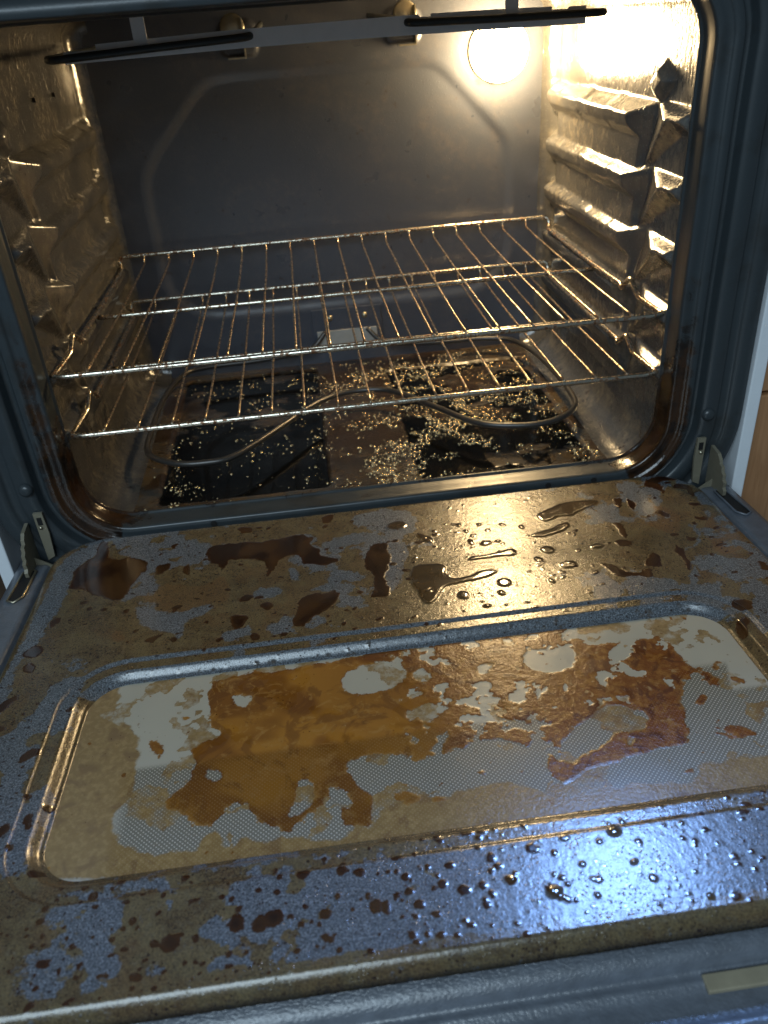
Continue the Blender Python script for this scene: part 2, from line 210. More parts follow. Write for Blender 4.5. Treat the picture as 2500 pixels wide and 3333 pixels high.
# ---------------------------------------------------------------- materials
class NT:
    def __init__(s, name):
        s.m = bpy.data.materials.new(name); s.m.use_nodes = True; s.t = s.m.node_tree; s.n = s.t.nodes
        s.b = s.n['Principled BSDF']; s.pos = None
    def new(s, ty, **kw):
        o = s.n.new(ty)
        for k, v in kw.items(): setattr(o, k, v)
        return o
    def link(s, a, b): s.t.links.new(a, b)
    def put(s, sock, v):
        if isinstance(v, bpy.types.NodeSocket): s.link(v, sock)
        elif isinstance(v, (tuple, list)): sock.default_value = (*v, 1.0) if len(v) == 3 and sock.type == 'RGBA' else v
        else: sock.default_value = v
    def P(s):
        if s.pos is None:
            s.pos = s.new('ShaderNodeNewGeometry').outputs['Position']
        return s.pos
    def scale(s, v):
        o = s.new('ShaderNodeVectorMath', operation='MULTIPLY'); s.link(s.P(), o.inputs[0]); o.inputs[1].default_value = v; return o.outputs[0]
    def noise(s, sc, det=3, rough=.55, vec=None, dist=0.0):
        o = s.new('ShaderNodeTexNoise'); s.link(vec if vec is not None else s.P(), o.inputs['Vector'])
        o.inputs['Scale'].default_value = sc; o.inputs['Detail'].default_value = det; o.inputs['Roughness'].default_value = rough
        o.inputs['Distortion'].default_value = dist
        return o.outputs['Fac']
    def voro(s, sc, vec=None, rnd=1.0, feat='F1'):
        o = s.new('ShaderNodeTexVoronoi', feature=feat); s.link(vec if vec is not None else s.P(), o.inputs['Vector'])
        o.inputs['Scale'].default_value = sc; o.inputs['Randomness'].default_value = rnd
        return o.outputs['Distance']
    def attr(s, name): return s.new('ShaderNodeAttribute', attribute_name=name).outputs['Fac']
    def ramp(s, f, a, b, lo=0.0, hi=1.0, soft=True):
        o = s.new('ShaderNodeMapRange'); o.interpolation_type = 'SMOOTHSTEP' if soft else 'LINEAR'
        s.put(o.inputs['Value'], f); o.inputs['From Min'].default_value = a; o.inputs['From Max'].default_value = b
        o.inputs['To Min'].default_value = lo; o.inputs['To Max'].default_value = hi; return o.outputs['Result']
    def math(s, op, a, b=0.0, c=0.0):
        o = s.new('ShaderNodeMath', operation=op); s.put(o.inputs[0], a); s.put(o.inputs[1], b); s.put(o.inputs[2], c); return o.outputs[0]
    def mix(s, f, a, b):
        o = s.new('ShaderNodeMix', data_type='RGBA'); s.put(o.inputs[0], f); s.put(o.inputs[6], a); s.put(o.inputs[7], b); return o.outputs[2]
    def mixf(s, f, a, b):
        o = s.new('ShaderNodeMix', data_type='FLOAT'); s.put(o.inputs[0], f); s.put(o.inputs[2], a); s.put(o.inputs[3], b); return o.outputs[0]
    def bump(s, h, dist, strength=1.0, prev=None):
        o = s.new('ShaderNodeBump'); s.put(o.inputs['Height'], h); o.inputs['Distance'].default_value = dist; s.put(o.inputs['Strength'], strength)
        if prev is not None: s.link(prev, o.inputs['Normal'])
        return o.outputs[0]
    def out(s, color, rough, metal=0.0, normal=None, spec=0.5, **kw):
        s.put(s.b.inputs['Base Color'], color); s.put(s.b.inputs['Roughness'], rough); s.put(s.b.inputs['Metallic'], metal)
        s.put(s.b.inputs['Specular IOR Level'], spec)
        if normal is not None: s.link(normal, s.b.inputs['Normal'])
        for k, v in kw.items(): s.put(s.b.inputs[k], v)
        return s.m

def enamel(name, base, film, film_amt, rough, bump_d, streak=False, spec=.6, speck=.6, lo=.4, hi=.62, fsc=14):
    """grey speckled porcelain enamel with a patchy dried grease film"""
    n = NT(name)
    sp = n.ramp(n.voro(420), .18, .05)
    col = n.mix(n.math('MULTIPLY', sp, speck), base, (.34, .36, .38))
    f = n.ramp(n.noise(fsc, 5, .62, dist=.6), lo, hi)
    f2 = n.ramp(n.noise(120, 3, .6), .3, .75)
    f = n.math('MULTIPLY', f, n.math('MULTIPLY', f2, film_amt))
    col = n.mix(f, col, film)
    dk = n.ramp(n.noise(55, 4, .65), .62, .72)
    col = n.mix(n.math('MULTIPLY', dk, .6), col, (.035, .018, .008))
    vec = n.scale((1.0, 1.0, .22)) if streak else None
    h = n.noise(330 if streak else 420, 2, .6, vec=vec)
    h2 = n.noise(60, 3, .5)
    nb = n.bump(h, bump_d, 1.0); nb = n.bump(h2, bump_d*1.5, 1.0, nb)
    nb = n.bump(n.math('MULTIPLY', n.ramp(n.voro(260, vec=vec), .30, .0), n.ramp(n.noise(25, 3), .45, .6)), bump_d*1.6, 1.0, nb)
    r = n.mixf(n.noise(30, 3), rough-.07, rough+.1)
    return n.out(col, r, 0, nb, spec)

M = {}
M['side'] = enamel('wall_enamel', (.062, .062, .062), (.165, .148, .118), .9, .165, .00034, True, 1.0)
M['back'] = enamel('back_enamel', (.062, .070, .092), (.125, .112, .115), .6, .29, .00010, False, .8, .3, lo=.42, hi=.70)
M['ceil'] = enamel('ceiling_enamel', (.07, .07, .075), (.16, .12, .07), .6, .3, .0001, False, .8)

def m_floor():
    n = NT('floor_enamel')
    pool = n.attr('pool'); gr = n.attr('grime')
    base = n.mix(n.ramp(n.noise(35, 5, .65, dist=.5), .38, .62), (.060, .055, .048), (.085, .055, .026))
    base = n.mix(n.ramp(n.noise(80, 4, .7), .55, .68), base, (.02, .010, .005))
    base = n.mix(gr, base, (.028, .014, .006))
    col = n.mix(pool, base, (.004, .004, .004))
    h = n.noise(300, 3, .6); w = n.noise(70, 2, .5)
    nb = n.bump(h, .00025, n.math('SUBTRACT', 1.0, n.math('MULTIPLY', pool, .95)))
    nb = n.bump(w, .0006, n.mixf(pool, .8, .2), nb)
    return n.out(col, n.mixf(pool, .26, .10), 0, nb, n.mixf(pool, .6, .10))
M['floor'] = m_floor()

def m_frame():
    n = NT('frame_enamel')
    b = n.attr('burn')
    sp = n.ramp(n.voro(500), .16, .05)
    col = n.mix(n.math('MULTIPLY', sp, .35), (.030, .038, .043), (.13, .155, .165))
    col = n.mix(n.ramp(n.noise(22, 5, .65), .48, .7, 0, .6), col, (.018, .018, .016))
    bb = n.ramp(n.math('ADD', b, n.math('MULTIPLY', n.math('SUBTRACT', n.noise(45, 5, .65, dist=.7), .5), 1.1)), .35, .7)
    br = n.mix(n.ramp(n.noise(60, 3), .4, .65), (.034, .015, .006), (.010, .006, .004))
    col = n.mix(bb, col, br)
    nb = n.bump(n.noise(400, 2), .00006, 1.0); nb = n.bump(n.noise(70, 4, .6), .0008, n.mixf(bb, .10, 1.0), nb)
    return n.out(col, n.mixf(bb, .34, .16), 0, nb, .6)
M['frame'] = m_frame()

def m_panel():
    n = NT('door_enamel')
    film = n.attr('film'); syr = n.attr('syrup'); clr = n.attr('clear'); edge = n.attr('rusty')
    fine = n.noise(260, 4, .65); mid = n.noise(75, 4, .6, dist=.4)
    # grey speckled enamel
    sp = n.ramp(n.voro(620), .25, .08)
    sp2 = n.ramp(n.noise(700, 2, .5), .56, .70)
    grey = n.mix(sp2, (.075, .086, .100), (.165, .185, .21))
    grey = n.mix(n.math('MULTIPLY', sp, .45), grey, (.45, .48, .52))
    # tan grease film
    tan = n.mix(n.ramp(n.noise(48, 5, .68, dist=.5), .38, .64), (.118, .086, .038), (.066, .040, .015))
    tan = n.mix(n.ramp(fine, .52, .70, 0, .55), tan, (.13, .108, .070))
    fl = n.math('ADD', film, n.math('MULTIPLY', n.math('SUBTRACT', fine, .5), 1.15))
    fl = n.math('ADD', fl, n.math('MULTIPLY', n.math('SUBTRACT', mid, .5), .80))
    fm = n.ramp(fl, .40, .60)
    col = n.mix(n.math('MULTIPLY', fm, .93), grey, tan)
    col = n.mix(edge, col, (.12, .062, .024))
    grain = n.noise(900, 2, .6)
    col = n.mix(n.ramp(grain, .50, .64, 0, .5), col, n.mix(fm, (.22, .24, .27), (.17, .125, .055))); col = n.mix(n.ramp(grain, .48, .36, 0, .6), col, (.022, .016, .010))
    # dark pits and crumbs
    pit = n.math('MAXIMUM', n.math('MULTIPLY', n.ramp(n.voro(150), .20, .12), n.ramp(n.noise(28, 3), .42, .56)), n.math('MULTIPLY', n.ramp(n.voro(300), .24, .14), n.ramp(n.noise(35, 3), .46, .58)))
    col = n.mix(n.math('MULTIPLY', pit, .85), col, (.018, .008, .005))
    # syrup puddles
    s = n.ramp(n.math('ADD', syr, n.math('ADD', n.math('MULTIPLY', n.math('SUBTRACT', fine, .5), .0016), n.math('MULTIPLY', n.math('SUBTRACT', n.noise(130, 4, .65), .5), .0030))), -.0003, .0005)
    sc = n.mix(n.ramp(syr, .0, .0045), (.036, .012, .0035), (.016, .006, .003))
    sc = n.mix(n.ramp(n.noise(38, 3, .5), .42, .66), sc, (.050, .022, .007))
    col = n.mix(s, col, sc)
    c = n.ramp(clr, -.0002, .0004)
    col = n.mix(n.math('MULTIPLY', c, n.ramp(clr, .0004, .0022, .35, .95)), col, n.mix(n.noise(90, 2), (.030, .017, .007), (.09, .052, .020)))
    wet = n.math('MAXIMUM', s, c)
    dry = n.math('SUBTRACT', 1.0, wet)
    nb = n.bump(n.noise(620, 2, .6), .00009, n.math('MAXIMUM', dry, .05))
    nb = n.bump(fine, .00022, n.math('MULTIPLY', dry, n.mixf(fm, .5, 1.0)), nb)
    nb = n.bump(n.ramp(n.voro(430), .34, .0), .00022, n.math('MULTIPLY', dry, n.ramp(n.noise(60, 4, .6), .40, .62)), nb)
    r = n.mixf(fm, .26, n.mixf(n.noise(40, 3), .19, .27)); r = n.mixf(wet, r, n.mixf(c, .17, .09))
    return n.out(col, r, 0, nb, .95)
M['panel'] = m_panel()

def m_glass():
    n = NT('window_glass_dirty')
    am = n.attr('amber'); tn = n.attr('tan'); rust = n.attr('rust'); flow = n.attr('flow'); dots = n.attr('dots')
    fine = n.noise(260, 4, .65); mid = n.noise(60, 4, .6, dist=.8)
    # halftone dots printed on the glass border
    sc = n.new('ShaderNodeVectorRotate'); sc.rotation_type = 'Z_AXIS'; sc.inputs['Angle'].default_value = math.radians(45)
    n.link(n.P(), sc.inputs['Vector'])
    fl = n.new('ShaderNodeVectorMath', operation='MULTIPLY'); n.link(sc.outputs[0], fl.inputs[0]); fl.inputs[1].default_value = (1, 1, 0)
    d = n.voro(430, vec=fl.outputs[0], rnd=0.0)
    dot = n.math('MULTIPLY', n.ramp(d, .25, .12), dots)
    grey = n.mix(n.noise(14, 3), (.33, .32, .27), (.41, .395, .335))
    grey = n.mix(n.math('MULTIPLY', dots, .8), grey, (.105, .095, .072))
    grey = n.mix(n.math('MULTIPLY', dot, .85), grey, (.64, .60, .51))
    # light tan film, plus the lamp's yellow reflection painted in at lower left
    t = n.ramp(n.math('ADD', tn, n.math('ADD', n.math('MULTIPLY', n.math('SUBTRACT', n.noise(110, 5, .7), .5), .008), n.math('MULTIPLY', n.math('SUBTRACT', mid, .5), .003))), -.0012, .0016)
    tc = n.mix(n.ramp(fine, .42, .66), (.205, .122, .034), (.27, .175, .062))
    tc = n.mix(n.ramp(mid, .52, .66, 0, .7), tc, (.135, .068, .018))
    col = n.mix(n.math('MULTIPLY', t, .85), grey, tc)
    # amber burnt syrup
    rg = n.noise(130, 5, .7); amn = n.math('ADD', am, n.math('ADD', n.math('MULTIPLY', n.math('SUBTRACT', fine, .5), .0030), n.math('MULTIPLY', n.math('SUBTRACT', rg, .5), .0065)))
    a = n.ramp(amn, -.0003, .0008)
    ac = n.mix(flow, (.31, .138, .018), (.115, .034, .004))
    mott = n.mix(n.ramp(n.noise(150, 5, .7), .42, .66), (.150, .044, .005), (.26, .115, .022))
    mott = n.mix(n.ramp(mid, .50, .64), mott, (.085, .022, .005))
    mott = n.mix(n.ramp(n.noise(85, 4, .65), .60, .70), mott, (.30, .19, .085))
    ac = n.mix(n.ramp(n.noise(24, 4, .6, dist=1.5), .52, .60, 0, .6), ac, (.115, .040, .007))
    ac = n.mix(n.ramp(n.noise(60, 4, .65, dist=2.0), .56, .66, 0, .55), ac, (.33, .175, .045))
    ac = n.mix(n.math('MULTIPLY', dots, .50), ac, (.080, .034, .007))
    ac = n.mix(rust, ac, mott)
    ac = n.mix(n.ramp(amn, .0030, .0, 0, .55), ac, n.mix(n.ramp(mid, .45, .55), (.085, .026, .006), (.30, .17, .05)))
    ac = n.mix(n.math('MULTIPLY', dot, .16), ac, (.4, .3, .16))
    col = n.mix(n.math('MULTIPLY', a, .96), col, ac)
    cr = n.math('MULTIPLY', n.ramp(n.voro(210), .15, .08), n.ramp(n.noise(22, 3), .50, .62))
    col = n.mix(n.math('MULTIPLY', cr, .85), col, (.05, .016, .005))
    k = n.math('MAXIMUM', a, t)
    nb = n.bump(n.noise(420, 3, .6), .00022, n.math('MULTIPLY', k, n.mixf(rust, .25, 1.0)))
    nb = n.bump(mid, .0006, n.math('MULTIPLY', a, .5), nb)
    r = n.mixf(k, .16, .24); r = n.mixf(rust, r, .26)
    return n.out(col, r, 0, nb, n.mixf(a, .36, .26))
M['glass'] = m_glass()

def m_rust_wire():
    n = NT('rack_wire')
    f = n.ramp(n.noise(340, 4, .65), .46, .62)
    col = n.mix(f, (.64, .56, .43), (.22, .105, .048))
    return n.out(col, n.mixf(f, .24, .40), n.mixf(f, 1.0, .8), n.bump(n.noise(500, 3), .0005, .8))
M['wire'] = m_rust_wire()
def m_rail():
    n = NT('rack_rail')
    f = n.ramp(n.noise(230, 5, .7), .48, .60)
    col = n.mix(f, (.70, .64, .52), (.17, .080, .038))
    return n.out(col, n.mixf(f, .20, .36), n.mixf(f, 1.0, .6), n.bump(n.noise(400, 3), .0003, .6))
M['rail'] = m_rail()
def simple(name, col, rough, metal=0.0, spec=.5, var=.25, bump=.0002, nsc=60):
    n = NT(name)
    c = n.mix(n.noise(nsc, 4, .6), tuple(v*(1-var) for v in col), tuple(min(1, v*(1+var)) for v in col))
    return n.out(c, n.mixf(n.noise(nsc*.7, 3), max(.03, rough-.05), rough+.07), metal, n.bump(n.noise(nsc*5, 2), bump, .7), spec)
M['element'] = simple('element_sheath', (.085, .08, .075), .33, .6)
M['element_dark'] = simple('broil_rod', (.030, .036, .040), .42, .3)
M['strip'] = simple('broil_strip', (.82, .83, .86), .45, .0, var=.10)
M['zinc'] = simple('zinc_plate', (.42, .38, .28), .34, .9)
M['hinge'] = simple('hinge_steel', (.20, .18, .13), .36, .15)
M['white'] = simple('white_side_paint', (.72, .76, .80), .35, 0, var=.05)
M['dark'] = simple('black_void', (.006, .006, .006), .6, 0)
M['rim'] = simple('door_rim', (.105, .120, .145), .30, 0, spec=.9, var=.45, bump=.0006, nsc=90)
M['rim_tan'] = simple('tan_edge', (.26, .23, .16), .5, 0)
M['lamp_ring'] = simple('shading_collar', (.30, .28, .24), .35, .8)
M['ceramic'] = simple('ceramic_block', (.42, .40, .36), .5, 0)
def m_foam():
    n = NT('grease_bubbles')
    return n.out(n.mix(n.noise(200, 2), (.30, .22, .10), (.80, .66, .40)), .13, .75, None, 1.0)
M['foam'] = m_foam()
def m_wood(name, a, b):
    n = NT(name)
    v = n.scale((30.0, 30.0, 2.2))
    g = n.noise(3.0, 6, .65, vec=v, dist=1.2)
    col = n.mix(n.ramp(g, .3, .7), a, b)
    return n.out(col, .42, 0, n.bump(g, .0006, .5))
M['wood'] = m_wood('cabinet_wood', (.30, .145, .062), (.42, .215, .10))
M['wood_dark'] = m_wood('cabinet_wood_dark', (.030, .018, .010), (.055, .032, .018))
def m_lamp():
    n = NT('lamp_glow')
    n.b.inputs['Base Color'].default_value = (.9, .85, .7, 1)
    n.b.inputs['Emission Color'].default_value = (1.0, .70, .345, 1); n.b.inputs['Emission Strength'].default_value = LAMP
    return n.m
LAMP = 78.0
M['lamp'] = m_lamp()

# ---------------------------------------------------------------- THE OVEN
oven = empty('oven', (0, .2, -.25))
tag(oven, 'dirty open oven with grey speckled enamel cavity, lit lamp and its stained door lowered', 'oven')
ZF, ZC, XW, YB, YF = -.180, .296, .312, .436, .0030     # floor, ceiling, side wall, back wall, front of cavity
RF = .042; RB = .020                                   # floor fillet, back fillet
# --- stamped rack supports in the side walls, as a height above the wall
def ribs(y, z):
    h = np.zeros_like(y)
    for zk in (.172, .1125, .053, -.0065, -.066):
        zr = z - zk
        wav = .0013*(sm(np.sin(y*62 + zk*90), .55, .9) - .3)*sm(y, .15, .17)*sm(y, .40, .36)
        t = np.clip((zr+.050)/.050, 0, 1); yB = .114-.025*t; yA = .114+.014*t
        cap = np.clip((y-yB)/(yA-yB+.004), 0, 1)*(.008 + .010*t)
        # shelf
        led = np.minimum.reduce([np.full_like(y, .0175), (.011-zr+wav)*1.5, .018 + (zr+.010-wav)*.85, cap, (.425-y)*2])
        # flat pressed area under the shelf, cut by a slanting edge that runs down to the stop
        web = np.where((zr > -.056) & (zr < .004), np.minimum.reduce([np.full_like(y, .0065), cap, (.41-y)*.5]), 0)
        # front stop: wedge rising forward to a block
        low = np.minimum(-.054 + (.112-y)*.52, -.012)
        bump_ = np.minimum.reduce([np.full_like(y, .0185), (yB - y)*.33, (zr-low)*1.1, (.012-zr)*1.6, (y-.0015)*1.5])
        h = np.maximum(h, np.maximum(np.maximum(led, web), bump_))
    dia = np.minimum(.010, .022*(1 - np.abs(y-.082)/.028 - np.abs(z-.201-(.082-y)*.12)/.020))
    return np.maximum(h, np.maximum(dia, 0))
def side_wall(sign):
    # profile coordinate: floor fillet, vertical run, ceiling fillet
    prof = []
    for a in np.linspace(0, math.pi/2, 14): prof.append((XW-RF+RF*math.sin(a), ZF+RF-RF*math.cos(a), math.sin(a), -math.cos(a)))
    for z in np.arange(ZF+RF+.0012, ZC-.03, .0012): prof.append((XW, z, 1.0, 0.0))
    for a in np.linspace(0, math.pi/2, 10): prof.append((XW-.03+.03*math.cos(a), ZC-.03+.03*math.sin(a), math.cos(a), math.sin(a)))
    prof = np.array(prof)
    ys = list(np.arange(YF, YB-RB, .0016)); shrink = [0.0]*len(ys)
    for a in np.linspace(0, math.pi/2, 9): ys.append(YB-RB+RB*math.sin(a)); shrink.append(RB*(1-math.cos(a)))
    ys = np.array(ys); shrink = np.array(shrink)
    Yg, _ = np.meshgrid(ys, prof[:, 0], indexing='xy')
    Sg = np.broadcast_to(shrink, Yg.shape)
    X0 = prof[:, 0][:, None]; Z0 = prof[:, 1][:, None]; nx = prof[:, 2][:, None]; nz = prof[:, 3][:, None]
    h = ribs(Yg, np.broadcast_to(Z0, Yg.shape))*np.abs(nx)**2
    h = h + .0004*(fbm(Yg, np.broadcast_to(Z0, Yg.shape), 14, 3, 5)-.5)
    # blur a little so the stamping has soft edges
    for _ in range(5):
        h[1:-1, 1:-1] = (h[1:-1, 1:-1]*2 + h[:-2, 1:-1] + h[2:, 1:-1] + h[1:-1, :-2] + h[1:-1, 2:])/6
    X = X0 - nx*(Sg + h); Z = Z0 - nz*(Sg + h)
    V = np.stack([sign*X, Yg, Z], -1).reshape(-1, 3)
    o = obj('side_wall', V, grid_faces(*Yg.shape, flip=(sign < 0)), M['side'], oven)
    return o
side_wall(1); side_wall(-1)
# screw holes high in the left wall
for (y_, z_) in ((.225, .221), (.312, .220)):
    MB().lathe([(.0001, -.0006), (.0019, -.0004), (.0026, .0004), (.0026, .002)], (-XW-.0008+.0012, y_, z_), 'X', 14).build('screw_hole', M['dark'], oven, True)

# --- back wall with pressed octagonal panel line
xs = np.linspace(-XW+RB-.001, XW-RB+.001, 300); zs = np.linspace(ZF, ZC, 240)
Xg, Zg = np.meshgrid(xs, zs)
def oct_sd(x, z):
    z = z-.063; ax = np.abs(x)
    hx, hz = .252, .155
    d = np.maximum(ax-hx, np.abs(z)-hz)
    top = (ax*.72 + z*.69) - (.150*.72 + .155*.69)
    bot = (ax*.70 - z*.71) - (.208*.70 + .155*.71)
    k_ = .022; m1 = np.log(np.exp(d/k_*3) + np.exp(top/k_*3) + np.exp(bot/k_*3))*k_/3; return m1
sdo = oct_sd(Xg, Zg)
hb = -.0030*sm(sdo, .009, -.009) + .0006*np.exp(-(sdo/.006)**2)
for cx_ in (-.100, .108):
    hb += .004*sm(rrect_sd(Xg-cx_, Zg-.258, .024, .020, .012), .002, -.004)
V = np.stack([Xg, YB - hb - .0006*(fbm(Xg, Zg, 12, 3, 9)-.5), Zg], -1).reshape(-1, 3)
obj('back_wall', V, grid_faces(*Xg.shape), M['back'], oven)
# --- ceiling
xs = np.linspace(-XW+.029, XW-.029, 60); ys = np.linspace(YF, YB, 50); Xg, Yg = np.meshgrid(xs, ys)
obj('ceiling', np.stack([Xg, Yg, ZC + .001*(fbm(Xg, Yg, 10, 2, 3)-.5)], -1).reshape(-1, 3), grid_faces(*Xg.shape, flip=True), M['ceil'], oven)
# --- floor with two shallow pans holding black greasy water
xs = np.arange(-XW+RF-.001, XW-RF+.0019, .0016); ys = np.arange(YF, YB+.001, .0016); Xg, Yg = np.meshgrid(xs, ys)
wx = Xg + .0035*(fbm(Xg, Yg, 60, 3, 1)-.5); wy = Yg + .0035*(fbm(Xg, Yg, 60, 3, 2)-.5)
pl_ = rrect_sd(wx+.1475, wy-.232, .0975, .181, .008)
pr_ = rrect_sd(wx-.155, wy-.212, .102, .167, .010)
sdp = np.minimum(pl_, pr_)
nz_ = fbm(Xg, Yg, 26, 4, 21)
breakup = sm(nz_, .52, .62)*sm(Yg, .19, .26)*.8 + sm(nz_, .56, .64)*sm(Xg, .02, .06)*.7
pool = sm(sdp, .0008, -.0008)*(1-np.clip(breakup, 0, .9))
hf = ZF + .0195*sm(Yg, .0100, .0030) - .0035*sm(sdp, .004, -.002) + .0008*(fbm(Xg, Yg, 40, 3, 4)-.5)*(1-pool) + .0006*breakup*sm(sdp, 0, -.004)
grime = np.clip(.55*np.exp(-(Xg/.065)**2)*sm(fbm(Xg, Yg, 30, 4, 33), .35, .5) + sm(fbm(Xg, Yg, 22, 4, 31), .50, .64)*(.5+.5*sm(Yg, .03, .12)) + .55*sm(np.abs(Xg), .16, .05)*sm(Yg, .04, .2), 0, .9)
obj('cavity_floor', np.stack([Xg, Yg, hf], -1).reshape(-1, 3), grid_faces(*Xg.shape), M['floor'], oven, attrs={'pool': pool, 'grime': grime})

# --- front frame: one pressed profile swept round the rounded opening
def rr_path(hw, z0, z1, r, n=14):
    pts = []
    for cx_, cz_, a0 in ((hw-r, z0+r, -90), (hw-r, z1-r, 0), (-hw+r, z1-r, 90), (-hw+r, z0+r, 180)):
        for k in range(n+1):
            a = math.radians(a0 + 90*k/n); pts.append((cx_, cz_, math.cos(a), math.sin(a), r))
    return pts
path = rr_path(.3055, -.1595, .2865, .052)
# densify the straight runs
dense = []
for i, p in enumerate(path):
    q = path[(i+1) % len(path)]; dense.append(p)
    L_ = math.hypot(q[0]+r_*0-p[0], q[1]-p[1]) if (r_ := 0) == 0 else 0
    if L_ > .0 and math.hypot((q[0]+.05*q[2])-(p[0]+.05*p[2]), (q[1]+.05*q[3])-(p[1]+.05*p[3])) > .05:
        for k in range(1, 30):
            t = k/30; dense.append(tuple(p[j]*(1-t)+q[j]*t for j in range(5)))
PR = [(.010, .0034), (.0010, .0033), (-.0012, .0026), (-.0020, .0010), (-.0014, -.0006), (-.0002, -.0012), (.0004, -.0030), (.0006, -.0140), (.0008, -.0215), (.0014, -.0248), (.0030, -.0262), (.0080, -.0256), (.0140, -.0248),
      (.0152, -.0262), (.0166, -.0276), (.0230, -.0278), (.0245, -.0260), (.0255, -.0185), (.0265, -.0165), (.0330, -.0165), (.0340, -.0180), (.0350, -.0265), (.0365, -.0288), (.0425, -.0294), (.0515, -.0292), (.0530, -.0272), (.0545, -.0265), (.0610, -.0265), (.0625, -.0280), (.0640, -.0298),
      (.0725, -.0302), (.0785, -.0298), (.0796, -.0286), (.0800, -.0270), (.0800, .02)]
V = []; burn = []
for (cx_, cz_, c_, s_, r) in dense:
    for (o_, y_) in PR:
        x_, z_ = cx_+(r+o_)*c_, cz_+(r+o_)*s_
        V.append((x_, y_ + .0004*math.sin(z_*37+x_*21), z_))
        low_ = max(0, min(1, (.12-z_)/.2)); cor = max(0, 1-abs(abs(x_)-.29)/.06)*max(0, 1-abs(z_+.13)/.09)
        bb = (.75*low_ + .15)*max(0, 1-abs(o_-.010)/.022) if abs(x_) > .27 else .33*max(0, 1-o_/.01)
        burn.append(min(1, bb + .55*cor*max(0, 1-o_/.06)) if z_ < .25 else 0)
nP, nD = len(PR), len(dense)
F = [(i*nP+j, i*nP+j+1, ((i+1) % nD)*nP+j+1, ((i+1) % nD)*nP+j) for i in range(nD) for j in range(nP-1)]
obj('front_frame', V, F, M['frame'], oven, attrs={'burn': burn})
for sx in (-1, 1):
    MB().lathe([(.0001, -.0045), (.0035, -.0042), (.006, -.0028), (.0068, 0)], (sx*.3475, -.0302, -.101), 'Y', 20).build('rivet', M['frame'], oven, True)
    MB().box((sx*.3862 if sx > 0 else -.400, -.034, -.52), (.400 if sx > 0 else -.3862, .50, .42), .0015).build('side_panel', M['white'], oven)
for sx in (-1, 1):
    for z0_, z1_ in ((.318, .372), (-.262, -.195)):
        MB().box((min(sx*.338, sx*.3855), -.0255, z0_), (max(sx*.338, sx*.3855), -.010, z1_)).build('corner_plate', M['rim'], oven)
# small dark holes pressed in the face under the sill
for x_ in (-.175, .182, .232):
    MB().lathe([(.0001, 0), (.0030, 0), (.0034, .0012)], (x_, -.0272, -.1665), 'Y', 14).build('drain_hole', M['dark'], oven)
# outer body so the oven is closed from other positions
MB().box((-.386, .45, -.5), (.386, .50, .40)).build('outer_back', M['rim'], oven)
MB().box((-.386, -.02, .372), (.386, .45, .40)).build('cooktop_edge', M['frame'], oven)

# --- oven lamp
LC = (.2310, .4200, .2235)
lamp = empty('oven_lamp', (LC[0], YB, LC[2]), oven)
MB().lathe([(.0370*math.sin(a), -.0370*math.cos(a)) for a in np.linspace(.001, math.pi*.60, 22)], LC, 'Y', 40).build('lamp_cover', M['lamp'], lamp, True)
MB().lathe([(.0377, .0160), (.0377, .0088), (.0375, .0085), (.0367, .0088), (.0362, .0160)], LC, 'Y', 40).build('shading_collar', M['lamp_ring'], lamp, True)  # collar added round the dome to shade the back wall from the lamp

# --- broil element under the ceiling
broil = empty('broil_element', (0, .12, .285), oven)
strip = [(-.246,.2532),(-.246,.2630),(-.216,.2632),(-.216,.2675),(-.099,.2702),(0,.2708),(.082,.2712),(.084,.2690),(.094,.2690),(.094,.2712),(.16,.2704),(.2095,.2692),(.2095,.2665),(.2255,.2662),(.2262,.2682),(.243,.2680),(.243,.2532),(.213,.2535),(.09,.2548),(0,.2554),(-.083,.2552),(-.167,.2542)]
MB().prism(strip, 1, .1195, .1210).build('hanger_strip', M['strip'], broil)
for x_ in (-.1745, .1705):
    MB().box((x_-.0062, .1170, .2640), (x_+.0062, .1183, .2965)).build('hanger_tab', M['strip'], broil)
zr_ = .2600
MB().tube(round_path([(-.245, .40, .262), (-.262, .36, .260), (-.262, .12, .258), (-.255, .1125, .2575), (-.16, .1125, .2612), (-.076, .1125, .2640), (-.070, .16, .268), (-.070, .428, .272)], .012), .0034, 12).build('heating_rod', M['element_dark'], broil, True)
MB().tube(round_path([(.245, .40, .262), (.262, .36, .262), (.262, .12, .2615), (.252, .1125, .2615), (.16, .1125, .2628), (.072, .1125, .2650), (.066, .16, .268), (.066, .428, .272)], .012), .0034, 12).build('heating_rod', M['element_dark'], broil, True)
for x_ in (-.105, .112):
    MB().lathe([(.0001, -.004), (.0135, -.0038), (.0150, -.0022), (.0150, .001)], (x_, YB-.006, .2715), 'Y', 28).build('mounting_disc', M['zinc'], broil, True)
    b_ = MB(); b_.box((x_+.011, YB-.016, .238), (x_+.0125, YB-.002, .281)); b_.box((x_-.010, YB-.0155, .2365), (x_+.0125, YB-.004, .2385)); b_.build('clip', M['zinc'], broil)

